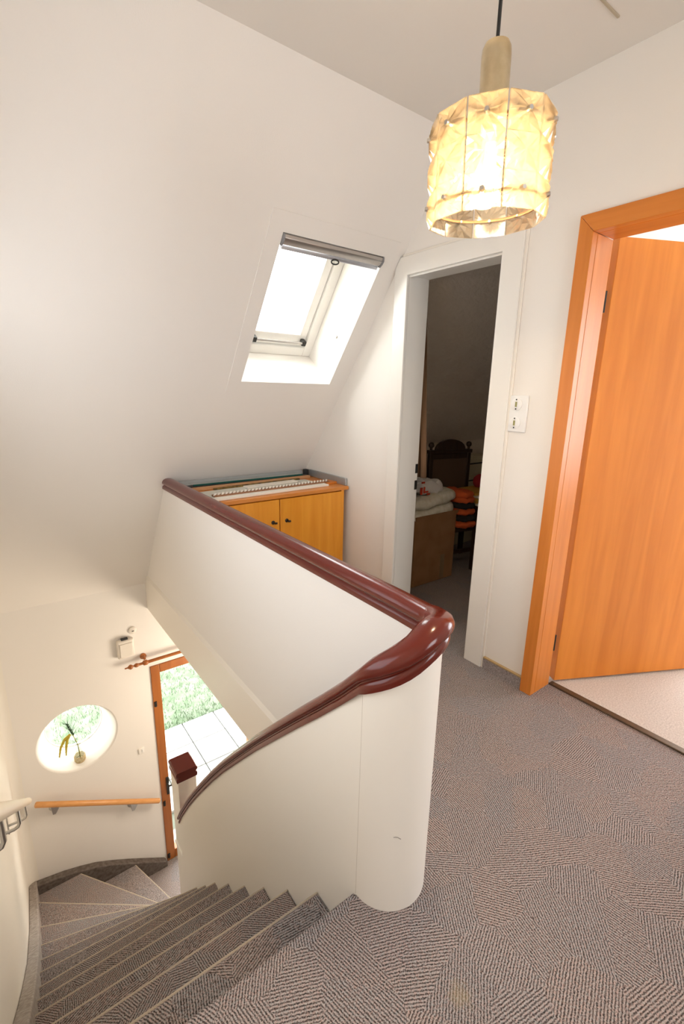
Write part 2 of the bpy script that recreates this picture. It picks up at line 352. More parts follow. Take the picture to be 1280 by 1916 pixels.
# outer wall with the round window and the glazed door
def far_wall():
    bm = NB(); TH = 0.25; WX, WZ, R1, R2 = 0.277, -1.272, 0.281, 0.207; n = 48
    outer = [(-0.30, -3.02), (0.84, -3.02), (0.84, 0.10), (-0.30, 0.10)]
    def face(y, rad):
        a = [bm.verts.new((x, y, z)) for x, z in outer]
        c = [bm.verts.new((WX + rad*math.cos(2*PI*k/n), y, WZ + rad*math.sin(2*PI*k/n))) for k in range(n)]
        es = [bm.edges.new((a[i], a[(i+1) % 4])) for i in range(4)] + [bm.edges.new((c[k], c[(k+1) % n])) for k in range(n)]
        bmesh.ops.triangle_fill(bm, edges=es, use_beauty=True)
        return a, c
    a0, c0 = face(YW, R1); a1, c1 = face(YW + TH, R2)
    cm = [bm.verts.new((WX + R2*math.cos(2*PI*k/n), YW + 0.20, WZ + R2*math.sin(2*PI*k/n))) for k in range(n)]
    cq = [bm.verts.new((WX + 0.268*math.cos(2*PI*k/n), YW + 0.018, WZ + 0.268*math.sin(2*PI*k/n))) for k in range(n)]
    for A, B in ((c0, cq), (cq, cm), (cm, c1)):
        for k in range(n):
            fc = bm.faces.new((A[k], A[(k+1) % n], B[(k+1) % n], B[k])); fc.smooth = True
    for i in range(4): bm.faces.new((a0[i], a0[(i+1) % 4], a1[(i+1) % 4], a1[i]))
    box(bm, 0.84, 1.76, YW, YW+TH, -0.849, 0.10); box(bm, 1.76, 3.2, YW, YW+TH, -3.02, 0.10)
    return obj('wall_far', bm, M_wall)
struct(far_wall(), 'white outer wall with the round window and the glazed door')
# left wall with a soft rounded corner to the outer wall
bm = NB(); box(bm, -0.38, -0.18, -1.8, YW+0.02, -3.02, 0.65); box(bm, -0.38, -0.18, -1.8, 0.70, 0.65, ZC); box(bm, -0.38, -0.18, 2.20, YW+0.02, 0.65, ZC); box(bm, -0.38, -0.18, 0.70, 2.20, 1.65, ZC)  # opening in the upper part added for side light
rc = 0.07; pts = [(-0.19, YW+0.01), (-0.19, YW-rc)] + [(-0.18+rc-rc*math.cos(a), YW-rc+rc*math.sin(a)) for a in [PI/2*k/8 for k in range(9)]] + [(-0.18+rc, YW+0.01)]
struct(obj('wall_left', bm, M_cream), 'cream left wall of the stairwell')
bm = NB(); prism(bm, pts, 2, -2.9, 0.0); struct(obj('trim_2', bm, M_cream, smooth=True), 'rounded corner between the left wall and the outer wall')
# wall with the two doorways
XW = 1.915
bm = NB()
box(bm, XW, 2.056, -1.6, 0.16, 0, ZC); box(bm, XW, 2.056, 0.16, 1.02, 1.98, ZC); box(bm, XW, 2.056, 1.02, 1.374, 0, ZC)
box(bm, XW, 2.056, 1.374, YR, 1.992, ZC)
prism(bm, [(YR, 1.992), (1.994, 1.992), (1.994, slope_z(1.994)+0.01), (YR, ZC)], 0, XW, 2.056)
prism(bm, [(1.994, 0), (3.58, 0), (1.994, slope_z(1.994)+0.01)], 0, XW, 2.056)
struct(obj('wall_right', bm, M_wall), 'white wall with the two doorways')
# unseen shells that keep the rooms closed
bm = NB(); box(bm, -0.38, 0.0, -1.8, -1.6, 0, ZC); box(bm, 1.9, 5.2, -1.8, -1.6, 0, ZC); box(bm, 0.0, 0.5, -1.8, -1.6, 0, ZC); box(bm, 1.5, 1.9, -1.8, -1.6, 0, ZC); box(bm, 0.5, 1.5, -1.8, -1.6, 0, 0.95); box(bm, 0.5, 1.5, -1.8, -1.6, 2.05, ZC)
struct(obj('wall_back', bm, M_wall), 'wall behind the landing with an opening added for fill light')
bm = NB(); box(bm, 5.0, 5.2, -1.6, -1.45, 0, ZC); box(bm, 5.0, 5.2, 0.95, 1.2, 0, ZC); box(bm, 5.0, 5.2, -1.45, 0.95, 0, 0.55); box(bm, 5.0, 5.2, -1.45, 0.95, 2.25, ZC)
struct(obj('wall_bedroom', bm, M_wall), 'window wall of the bright room')
struct(bxo('wall_partition', (2.056, 5.2, 1.07, 1.17, 0, ZC), M_wall), 'white partition between the two rooms')
bm = NB(); prism(bm, [(1.17, 0), (2.92, 0), (2.92, slope_z(2.92)+0.02), (YR, ZC), (1.17, ZC)], 0, 4.6, 4.7)
struct(obj('wall_gable', bm, M_chip), 'end wall of the dark room')
bm = NB(); box(bm, -0.38, 3.3, -0.1, 0.0, -3.02, -0.32); box(bm, 3.2, 3.3, 0.0, 3.95, -3.02, -0.32)
struct(obj('wall_hall', bm, M_wall), 'walls of the lower hall')

# clear dimming panes added to set how much daylight each opening lets in
def dimmer(name, t):
    t = t**0.5      # the pane has two faces
    m = bpy.data.materials.new(name); m.use_nodes = True; N = m.node_tree.nodes; L = m.node_tree.links; N.clear()
    o = N.new('ShaderNodeOutputMaterial'); tr = N.new('ShaderNodeBsdfTransparent'); tr.inputs['Color'].default_value = (t, t, t*1.02, 1); L.new(tr.outputs[0], o.inputs[0]); return m
struct(bxo('added_window_3', (-0.30, -0.299, 0.70, 2.20, 0.65, 1.65), dimmer('gable_dimmer', 0.25)), 'unseen window added in the left wall for light, with a dimming pane')  # made-up opening for side light on the stairwell
struct(bxo('added_window_4', (0.5, 1.5, -1.70, -1.699, 0.95, 2.05), dimmer('landing_dimmer', 0.70)), 'unseen window added behind the landing for light, with a dimming pane')  # made-up opening for fill light on the landing
struct(bxo('added_pane_5', (5.10, 5.101, -1.45, 0.95, 0.55, 2.25), dimmer('bedroom_dimmer', 0.76)), 'dimming pane added to the unseen window of the bright room')  # added pane tones down the daylight of this room

# ------------------------------------------------------------------ skylight
sky = struct(thing('window_1', 'white framed skylight in the sloping wall', 'window', sl(1.49, 0.97, 0.0)))
del sky['category']
bm = NB(); T = 0.055
box(bm, 1.113, SKX0, 0.487, 1.443, -0.004, 0.0, tf); box(bm, SKX1, 1.858, 0.487, 1.443, -0.004, 0.0, tf)
box(bm, SKX0, SKX1, 0.487, SKS0, -0.004, 0.0, tf); box(bm, SKX0, SKX1, SKS1, 1.443, -0.004, 0.0, tf)
obj('casing', bm, M_wall, sky)
bm = NB()
for a in ((SKX0, SKX0+0.06, SKS0, SKS1), (SKX1-0.06, SKX1, SKS0, SKS1), (SKX0+0.06, SKX1-0.06, SKS0, SKS0+0.06), (SKX0+0.06, SKX1-0.06, SKS1-0.06, SKS1)):
    box(bm, *a, 0.29, 0.36, tf)
obj('frame', bm, M_white, sky, 0.004)
bm = NB(); q = 0.066
for a in ((SKX0+q, SKX0+q+0.05, SKS0+q, SKS1-q), (SKX1-q-0.05, SKX1-q, SKS0+q, SKS1-q), (SKX0+q+0.05, SKX1-q-0.05, SKS0+q, SKS0+q+0.05), (SKX0+q+0.05, SKX1-q-0.05, SKS1-q-0.075, SKS1-q)):
    box(bm, *a, 0.302, 0.355, tf)
obj('sash', bm, M_white, sky, 0.004)
bm = NB(); box(bm, SKX0+0.10, SKX1-0.10, SKS0+0.10, SKS1-0.12, 0.335, 0.341, tf); obj('pane', bm, M_glass, sky)
bm = NB(); tube(bm, [sl(1.36, 1.268, 0.272), sl(1.70, 1.268, 0.272)], 0.008, 10)
bar = obj('latch_bar', bm, M_alu, sky, smooth=True)
for x in (1.355, 1.700):
    bm = NB(); box(bm, x-0.014, x+0.014, 1.252, 1.284, 0.262, 0.302, tf); obj('bracket', bm, M_dkmetal, bar, 0.004)
bm = NB(); box(bm, 1.783, 1.7915, 1.10, 1.115, 0.10, 0.13, tf); obj('catch', bm, M_alu, sky, 0.002)

bl = thing('roller_blind', 'rolled up aluminium blind cassette at the top of the skylight', 'blind', sl(1.49, 0.60, 0.0))
bm = NB(); prism(bm, [(0.574, 0.014), (0.577, -0.006), (0.590, -0.015), (0.606, -0.013), (0.622, -0.006), (0.625, 0.016)], 0, SKX0+0.004, SKX1-0.006, tf)
obj('cassette', bm, M_alu, bl, 0.002, smooth=True)
bm = NB(); box(bm, SKX0+0.012, SKX1-0.014, 0.627, 0.645, -0.004, 0.014, tf); bbar = obj('bottom_bar', bm, mat('pale_aluminium', (0.72, 0.74, 0.80), 0.35, 0.8), bl, 0.003)
for x in (SKX0+0.002, SKX1-0.010):
    bm = NB(); prism(bm, [(0.573, 0.014), (0.575, -0.009), (0.590, -0.019), (0.608, -0.017), (0.628, -0.008), (0.631, 0.018)], 0, x, x+0.008, tf); obj('end_cap', bm, mat('grey_plastic', (0.25, 0.25, 0.26), 0.4) if x < 1.3 else bpy.data.materials['grey_plastic'], bl)
bm = NB()
for k in range(16):
    pass
ring = [sl(1.505 + 0.022*math.cos(2*PI*k/20), 0.648 + 0.011*math.sin(2*PI*k/20), -0.008) for k in range(21)]
tube(bm, ring, 0.0035, 8, cap=False); obj('pull_ring', bm, M_dkmetal, bbar, smooth=True)

# ------------------------------------------------------------------ white doorway
dw = struct(thing('door_1', 'white painted door frame of the dark room, its door swung out of sight', 'door', (1.95, 1.68, 0))); del dw['category']
zt = lambda y: min(2.066, slope_z(y) - 0.004)
bm = NB(); prism(bm, [(1.289, 0), (1.394, 0), (1.394, 1.972), (1.974, 1.972), (1.974, 0), (2.070, 0), (2.070, zt(2.070)), (2.0305, zt(2.0305)), (1.289, 2.066)], 0, 1.898, XW)
obj('casing', bm, M_white, dw, 0.003)
bm = NB(); box(bm, 1.904, XW, 1.277, 1.2895, 0, 2.078); box(bm, 1.904, XW, 1.2895, 2.02, 2.066, 2.078); obj('cover_strip', bm, M_cream, dw, 0.003)
bm = NB(); box(bm, XW, 2.066, 1.974, 1.994, 0, 1.972); box(bm, XW, 2.066, 1.374, 1.394, 0, 1.972); box(bm, XW, 2.066, 1.374, 1.994, 1.972, 1.992)
jl = obj('jamb_lining', bm, M_white, dw)
bm = NB(); box(bm, 1.915, 1.935, 1.394, 1.974, 1.962, 1.9725); obj('head_bead', bm, M_white, dw, 0.002)
for z in (0.93, 0.83):
    bm = NB(); box(bm, 2.046, 2.0665, 1.9725, 1.9750, z-0.028, z+0.028); obj('strike_plate', bm, M_dkmetal, jl)

# ------------------------------------------------------------------ orange doorway
do = struct(thing('door_2', 'orange veneered door standing open into the bright room', 'door', (1.98, 0.6, 0))); del do['category']
bm = NB(); prism(bm, [(1.000, 0), (1.056, 0), (1.056, 2.0235), (1.000, 1.9605)], 0, 1.893, 1.930); obj('casing', bm, M_frame, do, 0.002)
bm = NB(); prism(bm, [(0.18, 0), (0.124, 0), (0.124, 2.0235), (0.18, 1.9605)], 0, 1.893, 1.930); obj('casing', bm, M_frame, do, 0.002)
bm = NB(); prism(bm, [(0.1805, 1.961), (0.9995, 1.961), (1.0555, 2.024), (0.1245, 2.024)], 0, 1.893, 1.930); obj('casing', bm, M_frameH, do, 0.002)
bm = NB(); box(bm, 1.931, 2.054, 1.000, 1.020, 0, 1.961); box(bm, 1.931, 2.054, 0.16, 0.18, 0, 1.961); obj('jamb_lining', bm, M_frame, do, 0.002)
bm = NB(); box(bm, 1.931, 2.054, 0.18, 1.000, 1.961, 1.980); obj('head_lining', bm, M_frameH, do, 0.002)
hx, hy = 2.088, 0.992; ux, uy = 0.8893, -0.4573; nx, ny = 0.4573, 0.8893
bm = NB()
prism(bm, [(hx, hy), (hx+ux*0.80, hy+uy*0.80), (hx+ux*0.80+nx*0.04, hy+uy*0.80+ny*0.04), (hx+nx*0.04, hy+ny*0.04)], 2, 0.012, 1.979)
leaf = obj('door_leaf', bm, M_door, do, 0.002)
for z in (0.22, 1.74):
    bm = NB(); tube(bm, [(2.064, 1.006, z-0.04), (2.064, 1.006, z+0.04)], 0.007, 10); obj('hinge', bm, M_dkmetal, leaf, smooth=True)
bm = NB(); px_, py_ = hx+ux*0.74, hy+uy*0.74
tube(bm, [(px_, py_, 1.02), (px_-nx*0.05, py_-ny*0.05, 1.02), (px_-nx*0.05-ux*0.11, py_-ny*0.05-uy*0.11, 1.02)], 0.009, 10); obj('handle', bm, M_steel, leaf, smooth=True)
struct(bxo('trim_3', (1.10, 1.745, 0.930, 0.938, ZC-0.005, ZC+0.001), mat('beige_strip', (0.50, 0.42, 0.30), 0.8), None, 0.002), 'thin beige strip across the ceiling')  # darker line on the ceiling, built as a thin strip
th = struct(bxo('trim_1', (2.054, 2.086, 0.18, 1.0, -0.001, 0.008), M_thresh, None, 0.003), 'bronze threshold strip of the orange doorway')

bb = struct(bxo('baseboard_right', (1.901, XW, 1.056, 1.277, 0.0, 0.058), M_skirtcarpet), 'carpet skirting between the two doorways')
bm = NB(); box(bm, 1.900, XW, 1.056, 1.277, 0.058, 0.066); obj('top_strip', bm, M_tan, bb, 0.002)

# light switch
sw = thing('light_switch', 'white double wall switch between the white and orange door frames', 'switch', (XW, 1.236, 1.29))
bm = NB(); box(bm, 1.904, XW, 1.192, 1.280, 1.210, 1.370); obj('plate', bm, M_whiteplastic, sw, 0.004)
for z in (1.331, 1.250):
    bm = NB(); lathe(bm, [(0.027, 0.0), (0.027, -0.004), (0.024, -0.006)], (1.904, 1.244, z), 'x', 24); ins = obj('insert', bm, M_whiteplastic, sw, smooth=True)
    bm = NB(); box(bm, 1.8955, 1.8985, 1.240, 1.248, z-0.011, z+0.011); obj('contact', bm, M_insert, ins)
    for dz in (0.020, -0.020):
        bm = NB(); box(bm, 1.896, 1.8985, 1.2415, 1.2465, z+dz-0.003, z+dz+0.003); obj('screw', bm, M_dkmetal, ins)

# ------------------------------------------------------------------ staircase
RI = 0.205
NOSE = [(-0.135, 0.785, 0.670, 0.785), (-0.135, 0.983, 0.669, 0.970), (-0.135, 1.182, 0.673, 1.168), (-0.135, 1.382, 0.677, 1.368),
        (-0.135, 1.586, 0.684, 1.567), (-0.135, 1.785, 0.687, 1.770), (-0.135, 1.987, 0.689, 1.970), (-0.135, 2.212, 0.692, 2.142),
        (-0.135, 2.436, 0.692, 2.318), (-0.135, 2.690, 0.695, 2.478), (-0.135, 2.986, 0.700, 2.606), (-0.135, 3.360, 0.705, 2.720),
        (0.156, 3.612, 0.735, 2.819), (0.562, 3.612, 0.800, 2.910)]
st = thing('staircase', 'winding staircase in grey brown carpet curving down to the front door', 'stairs', (0.27, 0.785, 0.0))
def step(i):
    ax, ay, bx, by = NOSE[i-1]; cx, cy, dx, dy = NOSE[i]; z = -RI*i
    back = 0.022
    va = V(bx-ax, by-ay, 0).normalized(); nb = V(-va.y, va.x, 0)
    if nb.y < 0: nb = -nb
    a = V(ax, ay, 0) - nb*back; b = V(bx, by, 0) - nb*back
    pts = [(a.x, a.y), (b.x, b.y), (dx, dy), (cx, cy)]
    if i == 12: pts = [(a.x, a.y), (b.x, b.y), (dx, dy), (cx, cy), (-0.135, 3.612)]
    bm = NB(); prism(bm, pts, 2, z - RI - 0.03, z)
    o = obj('step', bm, M_carpet, st, 0.008, 2)
    p, q = V(cx, cy, z-0.0045), V(dx, dy, z-0.0045)
    bm = NB(); tube(bm, [p, p.lerp(q, .5), q], 0.0044, 8); obj('nosing', bm, M_nose, o, smooth=True)
for i in range(1, 14): step(i)
bm = NB(); prism(bm, [(0.545, 3.612), (0.79, 2.90), (0.83, 2.90), (1.3, 2.9), (1.3, 3.66), (0.545, 3.612)][:5], 2, -3.0, -RI*14)
obj('step', bm, M_carpet, st)
# top nosing of the landing
bm = NB(); box(bm, -0.135, 0.668, 0.60, 0.785, -0.24, -0.0005); o = obj('step', bm, M_carpet, st, 0.008)
# carpeted wall strings
bm = NB(); top = [(-1.55, 0.062), (0.72, 0.062), (0.86, 0.0), (1.479, -0.646), (1.636, -0.809), (1.912, -1.082), (2.349, -1.494), (2.862, -1.887), (3.201, -2.096), (3.45, -2.25), (3.62, -2.345), (3.664, -2.37)]
poly = [(y, z) for y, z in top] + [(3.664, -2.95), (2.6, -2.5), (1.5, -1.4), (0.6, -0.3), (-1.55, -0.1)]
prism(bm, poly, 0, -0.1795, -0.128); obj('wall_string', bm, M_plaincarpet, st, 0.006)
bm = NB(); topx = [(-0.135, -2.372), (0.056, -2.406), (0.17, -2.44), (0.282, -2.481), (0.40, -2.545), (0.522, -2.619), (0.68, -2.722), (0.815, -2.812), (0.828, -2.83)]
prism(bm, topx + [(0.828, -3.0), (-0.135, -3.0)], 1, 3.606, 3.6635); obj('wall_string', bm, M_darkcarpet, st, 0.006)

# ------------------------------------------------------------------ balustrade: parapet panel, fascia, newel, stair panel, rail
ba = thing('balustrade', 'cream panelled balustrade around the stairwell with glossy oxblood handrail', 'balustrade', (0.776, 0.775, 0.0))
bm = NB(); prism(bm, [(0.775, -0.04), (YR+(ZC+0.04)/K, -0.04), (YR+(ZC-0.76)/K, 0.76), (0.775, 0.76)], 0, 0.868, 0.896)
obj('parapet_panel', bm, M_wall, ba)
bm = NB(); prism(bm, [(0.775, -0.335), (YW, -0.335), (YW, slope_z(YW)), (YR+(ZC+0.066)/K, -0.066), (0.775, -0.066)], 0, 0.860, 0.890); fa = obj('fascia', bm, M_cream, ba, 0.002)
bm = NB(); prism(bm, [(0.855, -0.066), (0.855, -0.056), (0.868, -0.036), (0.880, -0.036), (0.880, -0.066)], 1, 0.79, 3.615); obj('fascia_bead', bm, M_cream, ba)
# rail centre line bottom heights
NC, NR = (0.7785, 0.775), 0.100
def arc(a): return NC[0] + NR*math.cos(math.radians(a)), NC[1] + NR*math.sin(math.radians(a))
ARCZ = [(0, 0.752), (-20, 0.761), (-45, 0.774), (-72, 0.778), (-87, 0.770), (-102, 0.754), (-115, 0.734), (-133, 0.710), (-149, 0.690), (-165, 0.669), (-180, 0.648)]
ARCS = [(0, 1.02, 1.0), (-45, 1.08, 0.95), (-72, 1.15, 1.0), (-102, 1.22, 1.12), (-133, 1.22, 1.22), (-160, 1.16, 1.22), (-172, 1.12, 1.18), (-180, 1.03, 1.04)]
def arcs(a):
    for (a0, u0, v0), (a1, u1, v1) in zip(ARCS, ARCS[1:]):
        if a0 >= a >= a1: f_ = (a-a0)/(a1-a0); return (u0+(u1-u0)*f_, v0+(v1-v0)*f_)
def arcz(a):
    for (a0, z0), (a1, z1) in zip(ARCZ, ARCZ[1:]):
        if a0 >= a >= a1: return z0 + (z1-z0)*(a-a0)/(a1-a0)
path = []; scl = []
yend = YR + (ZC-0.79)/K + 0.03
for y in (yend, 2.5, 2.0, 1.5, 1.1, 0.95): path.append((0.884, y, 0.750)); scl.append((1.0, 1.0))
path.append((0.8835, 0.87, 0.750)); scl.append((1.0, 1.0))
for k in range(0, 19):
    a = -10*k; x, y = arc(a); path.append((x, y, arcz(a)))
    scl.append(arcs(a))
STR = [(0.863, 0.558), (0.97, 0.452), (1.082, 0.344), (1.24, 0.188), (1.398, 0.030), (1.57, -0.150), (1.749, -0.339), (1.91, -0.52), (2.075, -0.714), (2.21, -0.875), (2.345, -1.043), (2.526, -1.285), (2.60, -1.40)]
def pxx(y): return 0.669 + (min(y, 2.6)-0.78)*0.0135
for y, z in STR: path.append((pxx(y)+0.018, y, z)); scl.append((1.0, 1.0))
prof = [(-0.024, 0.0), (0.024, 0.0), (0.026, 0.012), (0.025, 0.021), (0.019, 0.026), (0.019, 0.030), (0.028, 0.034), (0.033, 0.043), (0.033, 0.053), (0.028, 0.065), (0.017, 0.073), (0.0, 0.076),
        (-0.017, 0.073), (-0.028, 0.065), (-0.033, 0.053), (-0.033, 0.043), (-0.028, 0.034), (-0.019, 0.030), (-0.019, 0.026), (-0.025, 0.021), (-0.026, 0.012)]
bm = NB(); sweep(bm, path, prof, scl); obj('handrail', bm, M_red, ba, smooth=True, angle=50)
# newel: half round end, its top following the rail
bm = NB(); R = 0.112; ring = []
for k in range(0, 25):
    a = -7.5*k; ca, sa = math.cos(math.radians(a)), math.sin(math.radians(a)); x, y = NC[0] + R*ca, NC[1] + R*sa
    ring.append((x, y, arcz(a) + 0.006))
lo = [bm.verts.new((x, y, -0.3 if y > 5 else 0.0)) for x, y, z in ring]; hi = [bm.verts.new((x, y, z)) for x, y, z in ring]
for k in range(24): bm.faces.new((lo[k], lo[k+1], hi[k+1], hi[k]))
bm.faces.new((lo[0], hi[0], hi[-1], lo[-1])); bm.faces.new(lo); bm.faces.new(hi[::-1])
nw = obj('newel', bm, M_cream, ba, smooth=True, angle=60)
bm = NB(); tube(bm, [(NC[0]+(R+0.0003)*math.cos(math.radians(a)), NC[1]+(R+0.0003)*math.sin(math.radians(a)), z) for a, z in ((-127, 0.2535), (-124, 0.2545), (-121, 0.2530), (-117, 0.2465))], 0.0009, 6)
obj('scuff_mark', bm, mat('grey_scuff', (0.30, 0.26, 0.22), 0.8), nw)
bm = NB(); box(bm, 0.6665, 0.6690, 0.7750, 0.7765, 0.002, 0.640); obj('seam', bm, mat('dark_joint', (0.58, 0.52, 0.43), 0.8), nw)
# stair panel below the descending rail
bm = NB(); ys = [0.776] + [y for y, z in STR]; zs = [0.65] + [z+0.006 for y, z in STR]
def nz(y):
    prev = (0.785, 0.0)
    for k in range(1, 12):
        cur = (NOSE[k][3], -RI*k)
        if y <= cur[0]: return prev[1] + (cur[1]-prev[1])*(y-prev[0])/(cur[0]-prev[0])
        prev = cur
    return prev[1]
va = [[bm.verts.new((pxx(y)+dx, y, z)) for y, z in zip(ys, zs)] for dx in (0.0, 0.034)]
vb = [[bm.verts.new((pxx(y)+dx, y, nz(y)-0.33)) for y in ys] for dx in (0.0, 0.034)]
n = len(ys)
for k in range(n-1):
    bm.faces.new((va[0][k], va[0][k+1], vb[0][k+1], vb[0][k])); bm.faces.new((va[1][k], vb[1][k], vb[1][k+1], va[1][k+1]))
    bm.faces.new((va[0][k], va[1][k], va[1][k+1], va[0][k+1])); bm.faces.new((vb[0][k], vb[0][k+1], vb[1][k+1], vb[1][k]))
bm.faces.new((va[0][0], vb[0][0], vb[1][0], va[1][0])); bm.faces.new((va[0][-1], va[1][-1], vb[1][-1], vb[0][-1]))
obj('stair_panel', bm, M_cream, ba)
# foot post at the turn, with its moulded cap
bm = NB(); box(bm, 0.702, 0.822, 2.602, 2.755, -2.88, -1.085); po = obj('foot_post', bm, M_cream, ba, 0.004)
bm = NB(); prism(bm, [(0.697, -1.092), (0.828, -1.092), (0.831, -1.078), (0.829, -1.062), (0.821, -1.056), (0.821, -1.050), (0.832, -1.044), (0.833, -1.028), (0.826, -1.018), (0.70, -1.018), (0.692, -1.028), (0.693, -1.044), (0.704, -1.050), (0.704, -1.056), (0.696, -1.062), (0.694, -1.078)], 1, 2.600, 2.757)
obj('post_cap', bm, M_red, po, 0.002)
bm = NB(); box(bm, 0.692, 0.704, 2.60, 2.75, -1.69, -1.672); obj('ledge', bm, M_white, po, 0.003)

# ------------------------------------------------------------------ front door and round window of the lower wall
fd = struct(thing('door_3', 'brown framed glazed front door at the foot of the stairs', 'door', (1.3, YW, -2.87))); del fd['category']
bm = NB(); box(bm, 0.84, 0.912, YW-0.012, YW+0.06, -2.87, -0.849); obj('stile', bm, M_front, fd, 0.004)
bm = NB(); box(bm, 1.69, 1.76, YW-0.012, YW+0.06, -2.87, -0.849); obj('stile', bm, M_front, fd, 0.004)
bm = NB(); box(bm, 0.912, 1.69, YW-0.010, YW+0.06, -0.924, -0.849); obj('rail', bm, M_front, fd, 0.004)
bm = NB(); box(bm, 0.912, 1.69, YW-0.010, YW+0.06, -2.87, -2.78); obj('rail', bm, M_front, fd, 0.004)
bm = NB(); box(bm, 0.905, 1.70, YW+0.022, YW+0.028, -2.79, -0.915); obj('pane', bm, M_glass, fd)
for z in (-1.20, -2.22, -2.81):
    bm = NB(); tube(bm, [(0.856, YW-0.016, z-0.022), (0.856, YW-0.016, z+0.022)], 0.011, 10); obj('hinge', bm, M_dkmetal, fd, smooth=True)
bm = NB(); box(bm, 0.885, 0.909, YW-0.022, YW-0.012, -2.14, -1.96); hp = obj('handle_plate', bm, M_dkmetal, fd, 0.003)
bm = NB(); tube(bm, [(0.897, YW-0.02, -2.02), (0.897, YW-0.06, -2.02), (0.985, YW-0.065, -2.02)], 0.008, 8); obj('handle', bm, M_dkmetal, hp, smooth=True)

rw = struct(thing('window_2', 'round window in the thick lower wall', 'window', (0.277, YW+0.21, -1.272))); del rw['category']
bm = NB(); lathe(bm, [(0.206, 0.215), (0.206, 0.221)], (0.277, YW, -1.272), 'y', 40); obj('pane', bm, M_glass, rw)
bm = NB(); pr_ = [(0.277+0.2065*math.cos(2*PI*k/48), YW+0.225, -1.272+0.2065*math.sin(2*PI*k/48)) for k in range(49)]
tube(bm, pr_, 0.009, 8, cap=False); obj('frame', bm, M_white, rw, smooth=True)

# vase with dried grasses on the round sill
VX, VY, VZ = 0.275, YW+0.075, -1.527
vs = thing('vase', 'small straw wrapped glass vase with dried grasses on the round window sill', 'vase', (VX, VY, VZ))
bm = NB(); lathe(bm, [(0.030, 0.0), (0.036, 0.012), (0.037, 0.055), (0.030, 0.075), (0.020, 0.10), (0.019, 0.135), (0.023, 0.150), (0.020, 0.150), (0.016, 0.13), (0.017, 0.10), (0.026, 0.075), (0.033, 0.055), (0.032, 0.012), (0.0255, 0.006)], (VX, VY, VZ), 'z', 24)
obj('jar', bm, M_jar, vs, smooth=True)
bm = NB()
for k in range(5):
    zz = 0.006 + k*0.012; rr = 0.0325 if k == 0 else 0.0375
    tube(bm, [(VX+rr*math.cos(2*PI*j/20), VY+rr*math.sin(2*PI*j/20), VZ+zz) for j in range(21)], 0.0036, 6, cap=False)
obj('straw_wrap', bm, M_wicker, vs, smooth=True)
bm = NB(); tp = V(VX-0.055, VY-0.02, VZ+0.36)
tube(bm, [(VX+0.004, VY, VZ+0.01), (VX-0.004, VY-0.004, VZ+0.15), (VX-0.026, VY-0.012, VZ+0.26), tuple(tp)], 0.0022, 6)
stem = obj('stem', bm, M_barley, vs)
bm = NB(); A = V(VX-0.026, VY-0.012, VZ+0.26)
for k in range(26):
    f_ = k/25; p = A.lerp(V(VX-0.066, VY-0.022, VZ+0.40), f_*0.8); ang = k*2.4
    d_ = V(0.010*math.cos(ang), 0.010*math.sin(ang), 0.022); tube(bm, [p, p+d_*0.5, p+d_], [0.0045*(1-0.5*f_), 0.005*(1-0.5*f_), 0.001], 6)
    e_ = V(math.cos(ang)*(0.05+0.03*random.random()), 0.02*math.sin(ang), 0.06+0.05*random.random()); tube(bm, [p, p+e_*0.5+V(0,0,0.012), p+e_], [0.0010, 0.0008, 0.0004], 4)
obj('barley_ear', bm, M_barley, stem)
bm = NB(); tube(bm, [(VX+0.006, VY-0.004, VZ+0.01), (VX-0.002, VY-0.012, VZ+0.17), (VX-0.03, VY-0.02, VZ+0.27), (VX-0.065, VY-0.024, VZ+0.262)], 0.0018, 6); stem2 = obj('stem', bm, M_foxtail, vs)
for (pts_) in ([(-0.045, -0.022, 0.285), (-0.068, -0.026, 0.25), (-0.082, -0.028, 0.19), (-0.090, -0.03, 0.12)], [(-0.045, -0.022, 0.285), (-0.085, -0.024, 0.258), (-0.118, -0.026, 0.20), (-0.135, -0.028, 0.125)]):
    bm = NB(); P = [V(VX+a, VY+b, VZ+c) for a, b, c in pts_]
    dense = []
    for a, b in zip(P, P[1:]):
        for k in range(5): dense.append(a.lerp(b, k/5))
    dense.append(P[-1]); nD = len(dense)
    tube(bm, dense, [0.004+0.0065*math.sin(PI*min(1, (k+1)/nD))*(1.15-0.6*k/nD) + 0.0015*(k % 2) for k in range(nD)], 8)
    for k in range(nD):
        for j in range(5):
            a_ = random.random()*6.28; p = dense[k]; d_ = V(math.cos(a_)*0.011, math.sin(a_)*0.011, -0.012); tube(bm, [p, p+d_], [0.0012, 0.0004], 4)
    obj('foxtail', bm, M_foxtail, stem2, smooth=True)

# ------------------------------------------------------------------ stair handrails on the walls
h1 = thing('wall_handrail', 'straight orange brown wooden handrail below the round window', 'handrail', (0.38, 3.60, -1.86))
bm = NB(); a, b = V(-0.056, 3.600, -1.640), V(0.806, 3.600, -2.120); dv = (b-a).normalized()
tube(bm, [a, a+dv*0.006, a+dv*0.4, b-dv*0.006, b], [0.016, 0.021, 0.021, 0.021, 0.016], 16); obj('rail', bm, M_beech, h1, smooth=True, angle=50)
for x in (0.050, 0.592):
    z = a.z + (x-a.x)*(b.z-a.z)/(b.x-a.x)
    bm = NB(); lathe(bm, [(0.030, 0.0), (0.030, -0.006), (0.014, -0.012), (0.012, -0.055)], (x, YW, z-0.074), 'y', 18); br = obj('bracket', bm, M_steel, h1, smooth=True)
    bm = NB(); prism(bm, [(x-0.010, z-0.086), (x+0.010, z-0.088), (x+0.040, z-0.040), (x-0.018, z-0.010)], 1, 3.590, 3.606); obj('saddle', bm, M_steel, br, 0.002)
